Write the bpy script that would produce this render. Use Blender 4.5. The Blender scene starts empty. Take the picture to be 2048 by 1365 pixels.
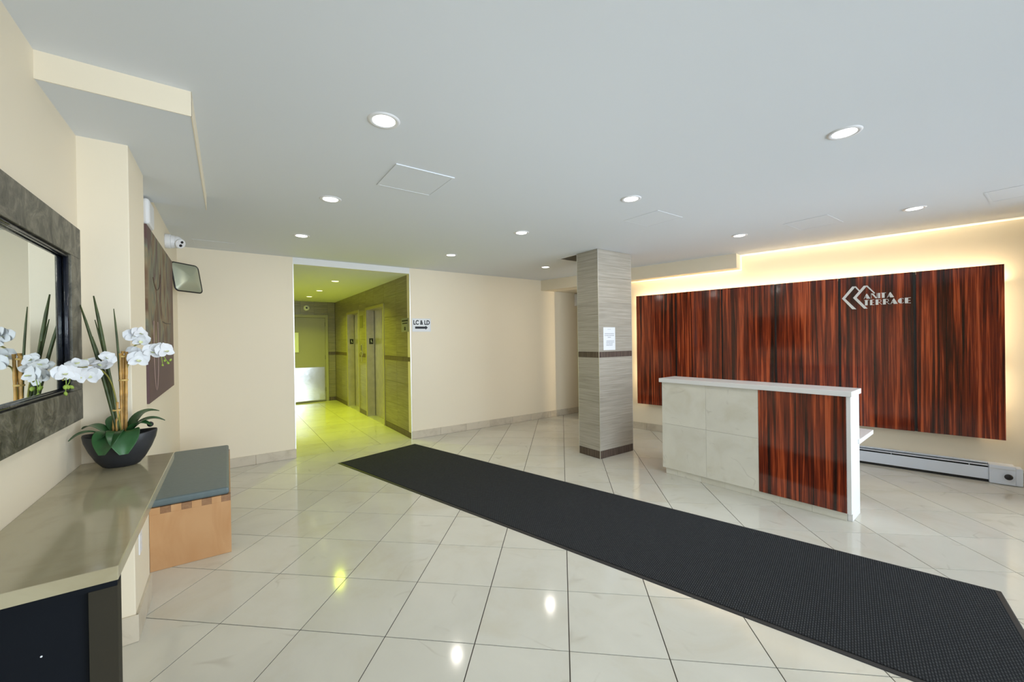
import bpy, math, random
from math import sin, cos, pi, radians, sqrt
from mathutils import Vector, Matrix
random.seed(7)
COL = bpy.context.scene.collection
SC = bpy.context.scene

# ------------------------------------------------------------------ camera
FPX = 805.645; YAW = -0.121787; PITCH = -0.0033; ROLL = -0.01422
fw = Vector((sin(YAW)*cos(PITCH), cos(YAW)*cos(PITCH), sin(PITCH)))
rt = Vector((cos(YAW), -sin(YAW), 0)); up = rt.cross(fw)
r2_ = rt*cos(ROLL) + up*sin(ROLL); u2_ = -rt*sin(ROLL) + up*cos(ROLL)
cam = bpy.data.cameras.new('camera'); cam.sensor_width = 36; cam.lens = FPX*36/2048
cam.clip_start = 0.02; cam.clip_end = 200
camo = bpy.data.objects.new('camera', cam); COL.objects.link(camo)
M = Matrix.Identity(4)
for i in range(3):
    M[i][0] = r2_[i]; M[i][1] = u2_[i]; M[i][2] = -fw[i]
M.translation = Vector((1.810, -1.9156, 1.4778))
camo.matrix_world = M; SC.camera = camo

# ------------------------------------------------------------------ frames (origin, rotation in degrees)
WO = (-.441, 3.914); WA = 42.2       # the frame of the corridor and the left wall: x = s, y = t
RO = (0., 0.); RA = -35.5            # the frame of the panelled wall: x = r, y = n
DO = (3.566, 2.042); DA = -43.9      # the frame of the reception desk
MO = (-.295, 3.648); MA = -32.84     # the frame of the mat
FR = {'W': (WO, WA), 'R': (RO, RA), 'D': (DO, DA), 'M': (MO, MA), 'G': ((0, 0), 0)}
def wd(fr, x, y, z=0):
    (ox, oy), a = FR[fr]; a = radians(a)
    return Vector((ox + x*cos(a) - y*sin(a), oy + x*sin(a) + y*cos(a), z))
def inv(fr, X, Y):
    (ox, oy), a = FR[fr]; a = radians(a); X -= ox; Y -= oy
    return X*cos(a) + Y*sin(a), -X*sin(a) + Y*cos(a)

# ------------------------------------------------------------------ light, sky, exposure
ZC = 2.575
def lamp(name, kind, fr, x, y, z, energy, color, rot=(0, 0, 0), size=.1, size_y=None, shape='DISK', parent=None, local=None, spread=None):
    l = bpy.data.lights.new(name, kind); l.energy = energy; l.color = color
    if kind == 'AREA':
        l.shape = shape; l.size = size
        if size_y: l.size_y = size_y
        if spread: l.spread = spread
    o = bpy.data.objects.new(name, l); COL.objects.link(o)
    if parent: o.parent = parent; o.location = local; o.rotation_euler = rot
    else:
        o.location = wd(fr, x, y, z); o.rotation_euler = (rot[0], rot[1], rot[2] + radians(FR[fr][1]))
    return o
w = bpy.data.worlds.new('world'); SC.world = w; w.use_nodes = True
bg = w.node_tree.nodes['Background']; bg.inputs[0].default_value = (.62, .78, 1, 1); bg.inputs[1].default_value = 1.0
# daylight entering through the glazed entrance front
lamp('daylight', 'AREA', 'R', 4.25, 2.1, 1.30, 275, (.87, .91, 1.0), rot=(0, radians(90), 0), size=2.3, size_y=5.6, shape='RECTANGLE')
# warm light strips behind the panelling
WARM = (1.0, .79, .50)
lamp('strip_light_top', 'AREA', 'R', 1.59, 5.658, 1.99, 50, WARM, rot=(radians(160), 0, 0), size=3.7, size_y=.02, shape='RECTANGLE')
lamp('strip_light_end', 'AREA', 'R', 3.30, 5.655, 1.28, 13, WARM, rot=(0, radians(-90), radians(18)), size=1.5, size_y=.02, shape='RECTANGLE')
lamp('strip_light_start', 'AREA', 'R', -.14, 5.655, 1.28, 14, WARM, rot=(0, radians(90), radians(-18)), size=1.5, size_y=.02, shape='RECTANGLE')
SC.view_settings.view_transform = 'Standard'; SC.view_settings.look = 'None'
SC.view_settings.gamma = 1; SC.view_settings.use_curve_mapping = False
SC.view_settings.exposure = 0.0
LOBBY_LAMP = 3.0; CORR_LAMP = 22.0

# ------------------------------------------------------------------ materials
def nt(name):
    m = bpy.data.materials.new(name); m.use_nodes = True
    t = m.node_tree; b = t.nodes['Principled BSDF']
    return m, t, b
def N(t, typ, **kw):
    n = t.nodes.new(typ)
    for k, v in kw.items():
        if k in n.inputs: n.inputs[k].default_value = v
        else: setattr(n, k, v)
    return n
def plain(name, col, rough=.6, metal=0., bump=0., bscale=60., spec=None, var=0., coat=0.):
    m, t, b = nt(name)
    b.inputs['Base Color'].default_value = (*col, 1); b.inputs['Roughness'].default_value = rough
    b.inputs['Metallic'].default_value = metal
    if coat: b.inputs['Coat Weight'].default_value = coat
    tc = N(t, 'ShaderNodeTexCoord')
    if var or bump:
        n = N(t, 'ShaderNodeTexNoise', Scale=bscale, Detail=4.); t.links.new(tc.outputs['Object'], n.inputs['Vector'])
        if bump:
            bp = N(t, 'ShaderNodeBump', Strength=bump, Distance=.01); t.links.new(n.outputs['Fac'], bp.inputs['Height']); t.links.new(bp.outputs[0], b.inputs['Normal'])
        if var:
            r = N(t, 'ShaderNodeValToRGB'); t.links.new(n.outputs['Fac'], r.inputs[0])
            r.color_ramp.elements[0].position = .35; r.color_ramp.elements[1].position = .65
            r.color_ramp.elements[0].color = (*[c*(1-var) for c in col], 1); r.color_ramp.elements[1].color = (*[min(1, c*(1+var)) for c in col], 1)
            t.links.new(r.outputs[0], b.inputs['Base Color'])
    return m
def ramp(t, stops):
    r = N(t, 'ShaderNodeValToRGB'); e = r.color_ramp.elements
    while len(e) < len(stops): e.new(.5)
    for k, (p, c) in enumerate(stops): e[k].position = p; e[k].color = (*c, 1)
    return r
def coords(t, scale, rnd=True, rot=(0, 0, 0), src='Object'):
    tc = N(t, 'ShaderNodeTexCoord'); mp = N(t, 'ShaderNodeMapping')
    mp.inputs['Scale'].default_value = scale; mp.inputs['Rotation'].default_value = rot
    if rnd:
        oi = N(t, 'ShaderNodeObjectInfo'); ml = N(t, 'ShaderNodeMath', operation='MULTIPLY'); ml.inputs[1].default_value = 37.
        t.links.new(oi.outputs['Random'], ml.inputs[0])
        ad = N(t, 'ShaderNodeVectorMath', operation='ADD'); t.links.new(tc.outputs[src], ad.inputs[0]); t.links.new(ml.outputs[0], ad.inputs[1])
        t.links.new(ad.outputs[0], mp.inputs['Vector'])
    else: t.links.new(tc.outputs[src], mp.inputs['Vector'])
    return mp
def marble(name, base, warm, dark, rough=.12, scale=3., vein=.6, varn=.07):
    m, t, b = nt(name)
    mp = coords(t, (1, 1, 1), True)
    n1 = N(t, 'ShaderNodeTexNoise', Scale=scale, Detail=6., Roughness=.6, Distortion=.6); t.links.new(mp.outputs[0], n1.inputs['Vector'])
    r1 = ramp(t, [(.3, warm), (.5, base), (.75, tuple(min(1, c*1.06) for c in base))]); t.links.new(n1.outputs['Fac'], r1.inputs[0])
    n2 = N(t, 'ShaderNodeTexNoise', Scale=scale*.55, Detail=3., Distortion=1.2); t.links.new(mp.outputs[0], n2.inputs['Vector'])
    r2 = ramp(t, [(.485, (0, 0, 0)), (.5, (1, 1, 1)), (.515, (0, 0, 0))]); t.links.new(n2.outputs['Fac'], r2.inputs[0])
    n3 = N(t, 'ShaderNodeTexNoise', Scale=scale*2.2, Detail=2.); t.links.new(mp.outputs[0], n3.inputs['Vector'])
    r3 = ramp(t, [(.52, (0, 0, 0)), (.66, (1, 1, 1))]); t.links.new(n3.outputs['Fac'], r3.inputs[0])
    ml = N(t, 'ShaderNodeMath', operation='MULTIPLY'); t.links.new(r2.outputs[0], ml.inputs[0]); t.links.new(r3.outputs[0], ml.inputs[1])
    mv = N(t, 'ShaderNodeMath', operation='MULTIPLY'); mv.inputs[1].default_value = vein; t.links.new(ml.outputs[0], mv.inputs[0])
    mx = N(t, 'ShaderNodeMix', data_type='RGBA'); t.links.new(mv.outputs[0], mx.inputs[0]); t.links.new(r1.outputs[0], mx.inputs[6]); mx.inputs[7].default_value = (*dark, 1)
    oi = N(t, 'ShaderNodeObjectInfo'); mr = N(t, 'ShaderNodeMapRange'); mr.inputs[3].default_value = 1-varn; mr.inputs[4].default_value = 1+varn*.5
    t.links.new(oi.outputs['Random'], mr.inputs[0])
    hs = N(t, 'ShaderNodeHueSaturation'); t.links.new(mr.outputs[0], hs.inputs['Value']); t.links.new(mx.outputs[2], hs.inputs['Color'])
    t.links.new(hs.outputs[0], b.inputs['Base Color'])
    b.inputs['Roughness'].default_value = rough
    return m
def streak(name, cols, axis, fine=60., rough=.35, varn=.05, bump=.0):
    """tile or timber with streaks along one axis ('x','y','z')"""
    m, t, b = nt(name)
    lo = 2.0
    sc = {'h': (lo, lo, fine), 'z': (fine, fine, lo)}[axis]
    mp = coords(t, sc)
    n = N(t, 'ShaderNodeTexNoise', Scale=1., Detail=5., Roughness=.65); t.links.new(mp.outputs[0], n.inputs['Vector'])
    r = ramp(t, cols); t.links.new(n.outputs['Fac'], r.inputs[0])
    oi = N(t, 'ShaderNodeObjectInfo'); mr = N(t, 'ShaderNodeMapRange'); mr.inputs[3].default_value = 1-varn; mr.inputs[4].default_value = 1+varn
    t.links.new(oi.outputs['Random'], mr.inputs[0])
    hs = N(t, 'ShaderNodeHueSaturation'); t.links.new(mr.outputs[0], hs.inputs['Value']); t.links.new(r.outputs[0], hs.inputs['Color'])
    t.links.new(hs.outputs[0], b.inputs['Base Color']); b.inputs['Roughness'].default_value = rough
    return m
def macassar(name, dim=1.0):
    m, t, b = nt(name)
    mp = coords(t, (20, 20, .5)); mp2 = coords(t, (100, 100, 1.6)); mp3 = coords(t, (4, 4, .35))
    d = N(t, 'ShaderNodeTexNoise', Scale=1., Detail=2.); t.links.new(mp3.outputs[0], d.inputs['Vector'])
    n = N(t, 'ShaderNodeTexNoise', Scale=1., Detail=3., Roughness=.55, Distortion=.9); t.links.new(mp.outputs[0], n.inputs['Vector'])
    n2 = N(t, 'ShaderNodeTexNoise', Scale=1., Detail=4., Roughness=.6, Distortion=.7); t.links.new(mp2.outputs[0], n2.inputs['Vector'])
    a = N(t, 'ShaderNodeMath', operation='MULTIPLY'); a.inputs[1].default_value = .62; t.links.new(n.outputs['Fac'], a.inputs[0])
    a2 = N(t, 'ShaderNodeMath', operation='MULTIPLY_ADD'); a2.inputs[1].default_value = .38; t.links.new(n2.outputs['Fac'], a2.inputs[0]); t.links.new(a.outputs[0], a2.inputs[2])
    k = dim
    r = ramp(t, [(.36, (.020*k, .008*k, .005*k)), (.44, (.050*k, .012*k, .006*k)), (.49, (.13*k, .020*k, .008*k)), (.54, (.20*k, .032*k, .011*k)), (.60, (.46*k, .085*k, .026*k)), (.70, (.55*k, .15*k, .05*k))])
    t.links.new(a2.outputs[0], r.inputs[0]); t.links.new(r.outputs[0], b.inputs['Base Color'])
    b.inputs['Roughness'].default_value = .09; b.inputs['Coat Weight'].default_value = .0; b.inputs['Coat Roughness'].default_value = .03
    return m
def emit(name, col, s):
    m, t, b = nt(name); b.inputs['Base Color'].default_value = (*col, 1)
    b.inputs['Emission Color'].default_value = (*col, 1); b.inputs['Emission Strength'].default_value = s
    return m
CREAM = (.83, .74, .58)
MT = {
 'wall': plain('cream_paint', CREAM, .55, bump=.02, bscale=90),
 'ceil': plain('ceiling_paint', (.74, .77, .81), .8),
 'white': plain('white_paint', (.80, .80, .80), .45),
 'tile': marble('cream_marble_tile', (.64, .62, .545), (.60, .565, .47), (.38, .33, .26), .10, 2.0, .35, .035),
 'grout': plain('grey_brown_grout', (.07, .058, .045), .9),
 'base': marble('grey_beige_stone', (.60, .53, .42), (.50, .43, .33), (.38, .32, .25), .3, 6., .3),
 'counter': marble('olive_beige_marble', (.40, .36, .24), (.32, .275, .17), (.30, .25, .15), .10, 3., .35),
 'deskstone': marble('pale_marble', (.76, .74, .66), (.70, .67, .57), (.45, .42, .35), .16, 3.6, .4, .03),
 'quartz': plain('white_quartz', (.82, .82, .82), .22),
 'wood': macassar('macassar_veneer'),
 'black': plain('black_edge', (.012, .012, .013), .4),
 'coltile': streak('woodlook_tile', [(.30, (.30, .275, .225)), (.5, (.395, .36, .305)), (.7, (.50, .465, .41))], 'h', 85., .38),
 'dimtile': streak('woodlook_tile_dim_lit', [(.30, (.15, .13, .075)), (.5, (.225, .195, .115)), (.7, (.31, .275, .175))], 'h', 70., .28),  # column tile darkened and yellowed; the dim corridor light is painted in
 'band': streak('dark_brown_band_tile', [(.3, (.035, .024, .018)), (.5, (.085, .058, .046)), (.72, (.20, .15, .12))], 'z', 150., .4),
 'alu': plain('satin_aluminium', (.72, .72, .70), .35, .8),
 'steel': plain('brushed_steel', (.50, .46, .40), .33, .7, var=.08, bscale=8),
 'steel2': plain('polished_kick_steel', (.75, .76, .78), .18, 1., bump=.12, bscale=7),
 'doorp': plain('taupe_door_paint', (.33, .31, .27), .5),
 'framep': plain('door_frame_paint', (.36, .34, .24), .5),
 'dark': plain('black_plastic', (.015, .015, .017), .35),
 'charcoal': plain('charcoal_laminate', (.005, .007, .011), .6),
 'taupe': plain('lit_charcoal_edge', (.035, .031, .022), .6),  # browner than the charcoal frame: the light on the post is painted in
 'plast': plain('white_plastic', (.78, .78, .80), .35),
 'glassm': plain('mirror_glass', (.86, .90, .88), .015, 1.),
 'slate': None, 'blackwood': plain('gloss_black_moulding', (.01, .012, .02), .18, bump=.25, bscale=45),
 'rubber': plain('black_rubber', (.022, .021, .021), .55, bump=.1, bscale=200),
 'vinyl': plain('blue_grey_vinyl', (.115, .155, .165), .42, bump=.04, bscale=30, var=.04),
 'heater': plain('heater_enamel', (.80, .85, .95), .3),
 'pot': plain('matt_black_ceramic', (.022, .023, .027), .42),
 'petal': plain('white_petal', (.74, .75, .78), .5),
 'lip': plain('pale_yellow_petal', (.72, .74, .42), .5),
 'bud': plain('green_bud', (.30, .42, .06), .5),
 'leaf': plain('dark_green_leaf', (.028, .105, .030), .30, var=.35, bscale=9),
 'reed': plain('olive_reed', (.055, .075, .022), .5, var=.3, bscale=20),
 'stem': plain('yellow_green_stem', (.24, .22, .04), .5, var=.2, bscale=30),
 'bamboo': plain('golden_bamboo', (.48, .27, .07), .45, var=.3, bscale=25),
 'tie': plain('raffia_tie', (.62, .42, .14), .7),
 'moss': plain('brown_moss', (.22, .12, .045), .9, bump=.6, bscale=60, var=.4),
 'paper': plain('white_paper', (.80, .82, .86), .6),
 'ink': plain('black_ink', (.015, .017, .025), .6),
 'greyink': plain('grey_print', (.38, .40, .46), .6),
 'bronze': plain('bronze_plate', (.20, .18, .07), .4, .5),
 'vent': plain('grey_louvre', (.20, .18, .15), .6),
 'letter': plain('brushed_metal_letter', (.78, .78, .78), .3, .35),
 'lens': emit('lamp_diffuser', (1, .985, .96), 5.),
 'lensg': emit('corridor_lamp_diffuser', (1., 1., .45), 4.),
 'convex': plain('convex_mirror_glass', (.50, .54, .44), .38, .7),
}
def slate():
    m, t, b = nt('slate_frame')
    mp = coords(t, (1, 1, 1), False)
    n = N(t, 'ShaderNodeTexNoise', Scale=8., Detail=9., Roughness=.75, Distortion=1.2); t.links.new(mp.outputs[0], n.inputs['Vector'])
    r = ramp(t, [(.36, (.022, .022, .014)), (.48, (.085, .08, .06)), (.56, (.15, .14, .105)), (.68, (.26, .245, .19))]); t.links.new(n.outputs['Fac'], r.inputs[0])
    t.links.new(r.outputs[0], b.inputs['Base Color']); b.inputs['Roughness'].default_value = .45
    bp = N(t, 'ShaderNodeBump', Strength=.4, Distance=.01); t.links.new(n.outputs['Fac'], bp.inputs['Height']); t.links.new(bp.outputs[0], b.inputs['Normal'])
    return m
MT['slate'] = slate()
for k_ in ('charcoal', 'taupe'): MT[k_].node_tree.nodes['Principled BSDF'].inputs['Specular IOR Level'].default_value = .12
def beech(name, c0, c1, sc=(3, 3, 14)):
    m, t, b = nt(name)
    mp = coords(t, sc)
    n = N(t, 'ShaderNodeTexNoise', Scale=1.3, Detail=5., Distortion=1.); t.links.new(mp.outputs[0], n.inputs['Vector'])
    r = ramp(t, [(.3, c0), (.7, c1)]); t.links.new(n.outputs['Fac'], r.inputs[0])
    t.links.new(r.outputs[0], b.inputs['Base Color']); b.inputs['Roughness'].default_value = .35
    return m
MT['beech'] = beech('beech_board', (.50, .26, .11), (.60, .35, .17), (5, 5, 1.6))
MT['beechend'] = beech('beech_end_grain', (.26, .13, .065), (.36, .20, .10), (30, 30, 30))
def carpet():
    m, t, b = nt('ribbed_carpet')
    tc = N(t, 'ShaderNodeTexCoord')
    br = N(t, 'ShaderNodeTexBrick', offset=.5); br.inputs['Scale'].default_value = 1.
    br.inputs['Brick Width'].default_value = .022; br.inputs['Row Height'].default_value = .011; br.inputs['Mortar Size'].default_value = .003; br.inputs['Mortar Smooth'].default_value = .6
    mp = N(t, 'ShaderNodeMapping'); mp.inputs['Rotation'].default_value = (0, 0, pi/2); t.links.new(tc.outputs['Object'], mp.inputs[0])
    t.links.new(mp.outputs[0], br.inputs['Vector'])
    br.inputs['Color1'].default_value = (1, 1, 1, 1); br.inputs['Color2'].default_value = (.8, .8, .8, 1); br.inputs['Mortar'].default_value = (0, 0, 0, 1)
    n = N(t, 'ShaderNodeTexNoise', Scale=420., Detail=2.); t.links.new(tc.outputs['Object'], n.inputs['Vector'])
    mx = N(t, 'ShaderNodeMix', data_type='RGBA'); mx.inputs[0].default_value = .35; t.links.new(br.outputs['Color'], mx.inputs[6]); t.links.new(n.outputs['Color'], mx.inputs[7])
    r = ramp(t, [(.15, (.014, .015, .017)), (.6, (.036, .038, .041)), (.95, (.066, .069, .074))]); t.links.new(mx.outputs[2], r.inputs[0])
    t.links.new(r.outputs[0], b.inputs['Base Color']); b.inputs['Roughness'].default_value = .95
    b.inputs['Specular IOR Level'].default_value = .15
    bp = N(t, 'ShaderNodeBump', Strength=.8, Distance=.006); t.links.new(mx.outputs[2], bp.inputs['Height']); t.links.new(bp.outputs[0], b.inputs['Normal'])
    return m
MT['carpet'] = carpet()
def canvas():
    m, t, b = nt('abstract_canvas')
    tc = N(t, 'ShaderNodeTexCoord'); sx = N(t, 'ShaderNodeSeparateXYZ'); t.links.new(tc.outputs['Object'], sx.inputs[0])
    # object frame: y along the wall (-.73..+.73), z up (-.59..+.59)
    n = N(t, 'ShaderNodeTexNoise', Scale=2.4, Detail=5., Distortion=1.4); mp = N(t, 'ShaderNodeMapping'); mp.inputs['Scale'].default_value = (1, 1.8, .7)
    t.links.new(tc.outputs['Object'], mp.inputs[0]); t.links.new(mp.outputs[0], n.inputs['Vector'])
    r = ramp(t, [(.36, (.060, .024, .022)), (.44, (.15, .085, .045)), (.50, (.24, .19, .11)), (.56, (.16, .17, .12)), (.64, (.10, .05, .045))]); t.links.new(n.outputs['Fac'], r.inputs[0])
    mr = N(t, 'ShaderNodeMapRange'); mr.inputs[1].default_value = -.15; mr.inputs[2].default_value = -.35; t.links.new(sx.outputs['Z'], mr.inputs[0])
    mx = N(t, 'ShaderNodeMix', data_type='RGBA'); t.links.new(mr.outputs[0], mx.inputs[0]); t.links.new(r.outputs[0], mx.inputs[6]); mx.inputs[7].default_value = (.10, .052, .055, 1)
    my = N(t, 'ShaderNodeMapRange'); my.inputs[1].default_value = .25; my.inputs[2].default_value = .70; t.links.new(sx.outputs['Y'], my.inputs[0])
    mh = N(t, 'ShaderNodeMath', operation='MULTIPLY'); mh.inputs[1].default_value = .75; t.links.new(my.outputs[0], mh.inputs[0])
    m2 = N(t, 'ShaderNodeMix', data_type='RGBA'); t.links.new(mh.outputs[0], m2.inputs[0]); t.links.new(mx.outputs[2], m2.inputs[6]); m2.inputs[7].default_value = (.13, .065, .055, 1)
    t.links.new(m2.outputs[2], b.inputs['Base Color']); b.inputs['Roughness'].default_value = .6
    return m
MT['canvas'] = canvas()
def pane_mat():
    m, t, b = nt('window_glass')
    tr = N(t, 'ShaderNodeBsdfTransparent'); tr.inputs[0].default_value = (.95, .98, .97, 1)
    gl = N(t, 'ShaderNodeBsdfGlossy'); gl.inputs['Roughness'].default_value = .02
    fr = N(t, 'ShaderNodeFresnel'); mx = N(t, 'ShaderNodeMixShader'); out = t.nodes['Material Output']
    t.links.new(fr.outputs[0], mx.inputs[0]); t.links.new(tr.outputs[0], mx.inputs[1]); t.links.new(gl.outputs[0], mx.inputs[2]); t.links.new(mx.outputs[0], out.inputs[0])
    return m
MT['pane'] = pane_mat()

# ------------------------------------------------------------------ mesh helpers
class MB:
    def __init__(s): s.v = []; s.f = []
    def add(s, vs, fs, mat=None):
        o = len(s.v)
        s.v += [tuple(mat @ Vector(v)) if mat else tuple(v) for v in vs]; s.f += [tuple(i+o for i in f) for f in fs]; return s
    def box(s, x0, x1, y0, y1, z0, z1, mat=None):
        x0, x1 = sorted((x0, x1)); y0, y1 = sorted((y0, y1)); z0, z1 = sorted((z0, z1))
        return s.add([(x, y, z) for z in (z0, z1) for x, y in ((x0, y0), (x1, y0), (x1, y1), (x0, y1))],
                     [(3, 2, 1, 0), (4, 5, 6, 7), (0, 1, 5, 4), (1, 2, 6, 5), (2, 3, 7, 6), (3, 0, 4, 7)], mat)
    def prism(s, poly, z0, z1, mat=None):
        a = sum(poly[i][0]*poly[(i+1) % len(poly)][1]-poly[(i+1) % len(poly)][0]*poly[i][1] for i in range(len(poly)))
        if a < 0: poly = poly[::-1]
        n = len(poly)
        return s.add([(x, y, z0) for x, y in poly]+[(x, y, z1) for x, y in poly],
                     [tuple(range(n-1, -1, -1)), tuple(range(n, 2*n))]+[(i, (i+1) % n, n+(i+1) % n, n+i) for i in range(n)], mat)
    def lathe(s, prof, seg=24, mat=None, sx=1., sy=1., cap=True):
        vs = []; fs = []
        for r, z in prof: vs += [(r*sx*cos(2*pi*k/seg), r*sy*sin(2*pi*k/seg), z) for k in range(seg)]
        for i in range(len(prof)-1):
            for k in range(seg):
                a = i*seg+k; b = i*seg+(k+1) % seg; fs.append((a, b, b+seg, a+seg))
        if cap: fs.append(tuple(range(seg-1, -1, -1))); fs.append(tuple(range((len(prof)-1)*seg, len(prof)*seg)))
        return s.add(vs, fs, mat)
    def tube(s, pts, rad, seg=8, mat=None, flat=1.):
        pts = [Vector(p) for p in pts]; n = len(pts); vs = []; fs = []
        if not hasattr(rad, '__len__'): rad = [rad]*n
        ref = Vector((0.13, .97, .21)).normalized()
        for i, p in enumerate(pts):
            d = (pts[min(i+1, n-1)]-pts[max(i-1, 0)]).normalized()
            a = d.cross(ref); a = a.normalized() if a.length > 1e-3 else Vector((1, 0, 0)); b = d.cross(a)
            vs += [tuple(p+(a*cos(2*pi*k/seg)+b*flat*sin(2*pi*k/seg))*rad[i]) for k in range(seg)]
        for i in range(n-1):
            for k in range(seg):
                x = i*seg+k; y = i*seg+(k+1) % seg; fs.append((x, y, y+seg, x+seg))
        fs.append(tuple(range(seg-1, -1, -1))); fs.append(tuple(range((n-1)*seg, n*seg)))
        return s.add(vs, fs, mat)
    def mesh(s, name, mat, smooth=False):
        me = bpy.data.meshes.new(name); me.from_pydata(s.v, [], s.f); me.update()
        if mat: me.materials.append(MT[mat] if isinstance(mat, str) else mat)
        if smooth:
            for p in me.polygons: p.use_smooth = True
        return me
    def build(s, name, mat, parent=None, fr=None, loc=None, rz=0, smooth=False, bevel=0, rot=None, kind=None, subd=0, **kw):
        return place(name, s.mesh(name, mat, smooth), parent, fr, loc, rz, bevel, rot, kind, subd, **kw)
def place(name, me, parent=None, fr=None, loc=None, rz=0, bevel=0, rot=None, kind=None, subd=0, **kw):
    o = bpy.data.objects.new(name, me); COL.objects.link(o)
    if parent:
        o.parent = parent
        if loc is not None: o.location = loc
        if rot is not None: o.rotation_euler = rot
        elif rz: o.rotation_euler = (0, 0, rz)
    elif fr:
        l = loc or (0, 0, 0); o.location = wd(fr, *l)
        r = rot or (0, 0, rz); o.rotation_euler = (r[0], r[1], r[2]+radians(FR[fr][1]))
    if bevel:
        b = o.modifiers.new('bevel', 'BEVEL'); b.width = bevel; b.segments = 2; b.limit_method = 'ANGLE'; b.angle_limit = radians(40)
    if subd:
        b = o.modifiers.new('sub', 'SUBSURF'); b.levels = subd; b.render_levels = subd
    if kind: o['kind'] = kind
    for k, v in kw.items(): o[k] = v
    return o
def struct(name, mb, mat, fr, loc=None, rz=0, **kw): return mb.build(name, mat, None, fr, loc, rz, kind='structure', **kw)
def thing(name, label, cat, fr, x, y, z=0, rz=0, group=None, kind=None):
    o = bpy.data.objects.new(name, None); COL.objects.link(o); o.empty_display_size = .05
    o.location = wd(fr, x, y, z); o.rotation_euler = (0, 0, rz+radians(FR[fr][1]))
    o['label'] = label
    if kind: o['kind'] = kind
    if cat and kind != 'structure': o['category'] = cat
    if group: o['group'] = group
    return o
def clip(poly, fr, axis, lim, keep_less):
    """clip a world polygon by the half plane axis<=lim (or >=) of a frame"""
    def f(p): q = inv(fr, p[0], p[1])[axis]; return (lim-q) if keep_less else (q-lim)
    out = []
    for i in range(len(poly)):
        a, b = poly[i], poly[(i+1) % len(poly)]; fa, fb = f(a), f(b)
        if fa >= 0: out.append(a)
        if fa*fb < 0: t_ = fa/(fa-fb); out.append((a[0]+(b[0]-a[0])*t_, a[1]+(b[1]-a[1])*t_))
    return out
def area(p): return abs(sum(p[i][0]*p[(i+1) % len(p)][1]-p[(i+1) % len(p)][0]*p[i][1] for i in range(len(p))))/2 if len(p) > 2 else 0
def xy(fr, x, y): v = wd(fr, x, y); return (v.x, v.y)

# ------------------------------------------------------------------ floor
RGL = 3.95      # glazed entrance front
NW = 5.70       # panelled wall
lob = [xy('W', -2.85, -7.6), xy('R', RGL, -1.5), xy('R', RGL, 5.75), xy('R', -1.1, 5.75), xy('R', -1.1, 7.1), xy('W', 4.3, .02), xy('W', -2.85, .02)]
fl = MB(); fl.prism([xy('W', -3.0, -7.2), xy('R', 4.1, -1.5), xy('R', 4.1, 5.85), xy('R', -1.0, 5.85), xy('R', -1.0, 7.2), xy('W', 4.5, .1), xy('W', .4, .1), xy('W', .4, 5.5), xy('W', -1.9, 5.5), xy('W', -1.9, .1), xy('W', -3., .1)], -.12, -.003)
floor = struct('floor', fl, 'grout', 'G', label='cream marble tiled floor of the lobby and the corridor')
T = .457; G = .0027; TH = .003
full = MB().box(-T/2+G, T/2-G, -T/2+G, T/2-G, -TH, 0).mesh('tile', 'tile')
cand = []
C0 = Vector((1.81, -1.916, 1.478))
for i in range(-14, 24):
    for j in range(-16, 24):
        x0, y0 = i*T, j*T; sq = [(x0+G, y0+G), (x0+T-G, y0+G), (x0+T-G, y0+T-G), (x0+G, y0+T-G)]
        a0 = area(sq); cx, cy = x0+T/2, y0+T/2
        p = clip(sq, 'W', 1, -.012, True); p = clip(p, 'W', 0, -2.815, False) if p else p
        p = clip(p, 'R', 0, RGL-.02, True) if p else p
        r_, n_ = inv('R', cx, cy)
        if p: p = clip(p, 'R', 1, 6.98 if r_ < -1.15 else NW-.005, True)
        if len(p) < 3 or area(p) < 1e-4: continue
        v = Vector((cx, cy, 0))-C0; d = v.dot(fw); lat = v.dot(rt)
        vis = d > .3 and abs(lat) < d*1.32+.4
        cand.append((0 if vis else 1, v.length, i, j, p, abs(area(p)-a0) < 1e-6))
cand.sort(key=lambda c: c[:2])
NT = 0; rest = MB()
for c in cand:
    _, _, i, j, p, isfull = c
    if NT < 282 and c[0] == 0:
        if isfull: place('tile', full, floor, loc=(i*T+T/2, j*T+T/2, 0))
        else:
            cx, cy = i*T+T/2, j*T+T/2
            MB().prism([(a-cx, b-cy) for a, b in p], -TH, 0).build('tile', 'tile', floor, loc=(cx, cy, 0))
        NT += 1
    else: rest.prism(p, -TH, 0)
rest.build('tile_field', 'tile', floor, kind='stuff')
# corridor tiles, laid square to the corridor (part of the same floor)
TC = .635; tfull = None
for i in range(3):
    for j in range(9):
        s0 = -1.735+i*TC; t0 = -.008+j*TC
        s1 = min(s0+TC, .0); t1 = min(t0+TC, 5.18)
        if s1-s0 < .02 or t1-t0 < .02: continue
        if s0+TC > -.47 and s1 > -.47: pass
        cs, ct = (s0+s1)/2, (t0+t1)/2; q = wd('W', cs, ct)
        if NT < 299:
            MB().box(-(s1-s0)/2+.002, (s1-s0)/2-.002, -(t1-t0)/2+.002, (t1-t0)/2-.002, -TH, 0).build('tile', 'tile', floor, loc=(q.x, q.y, 0), rz=radians(WA)); NT += 1
MB().box(-1.55, 0, -.0125, -.0095, -TH, -.0005).build('threshold_strip', 'alu', floor, loc=wd('W', 0, 0, 0), rz=radians(WA))
print('floor tiles', NT)

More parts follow.
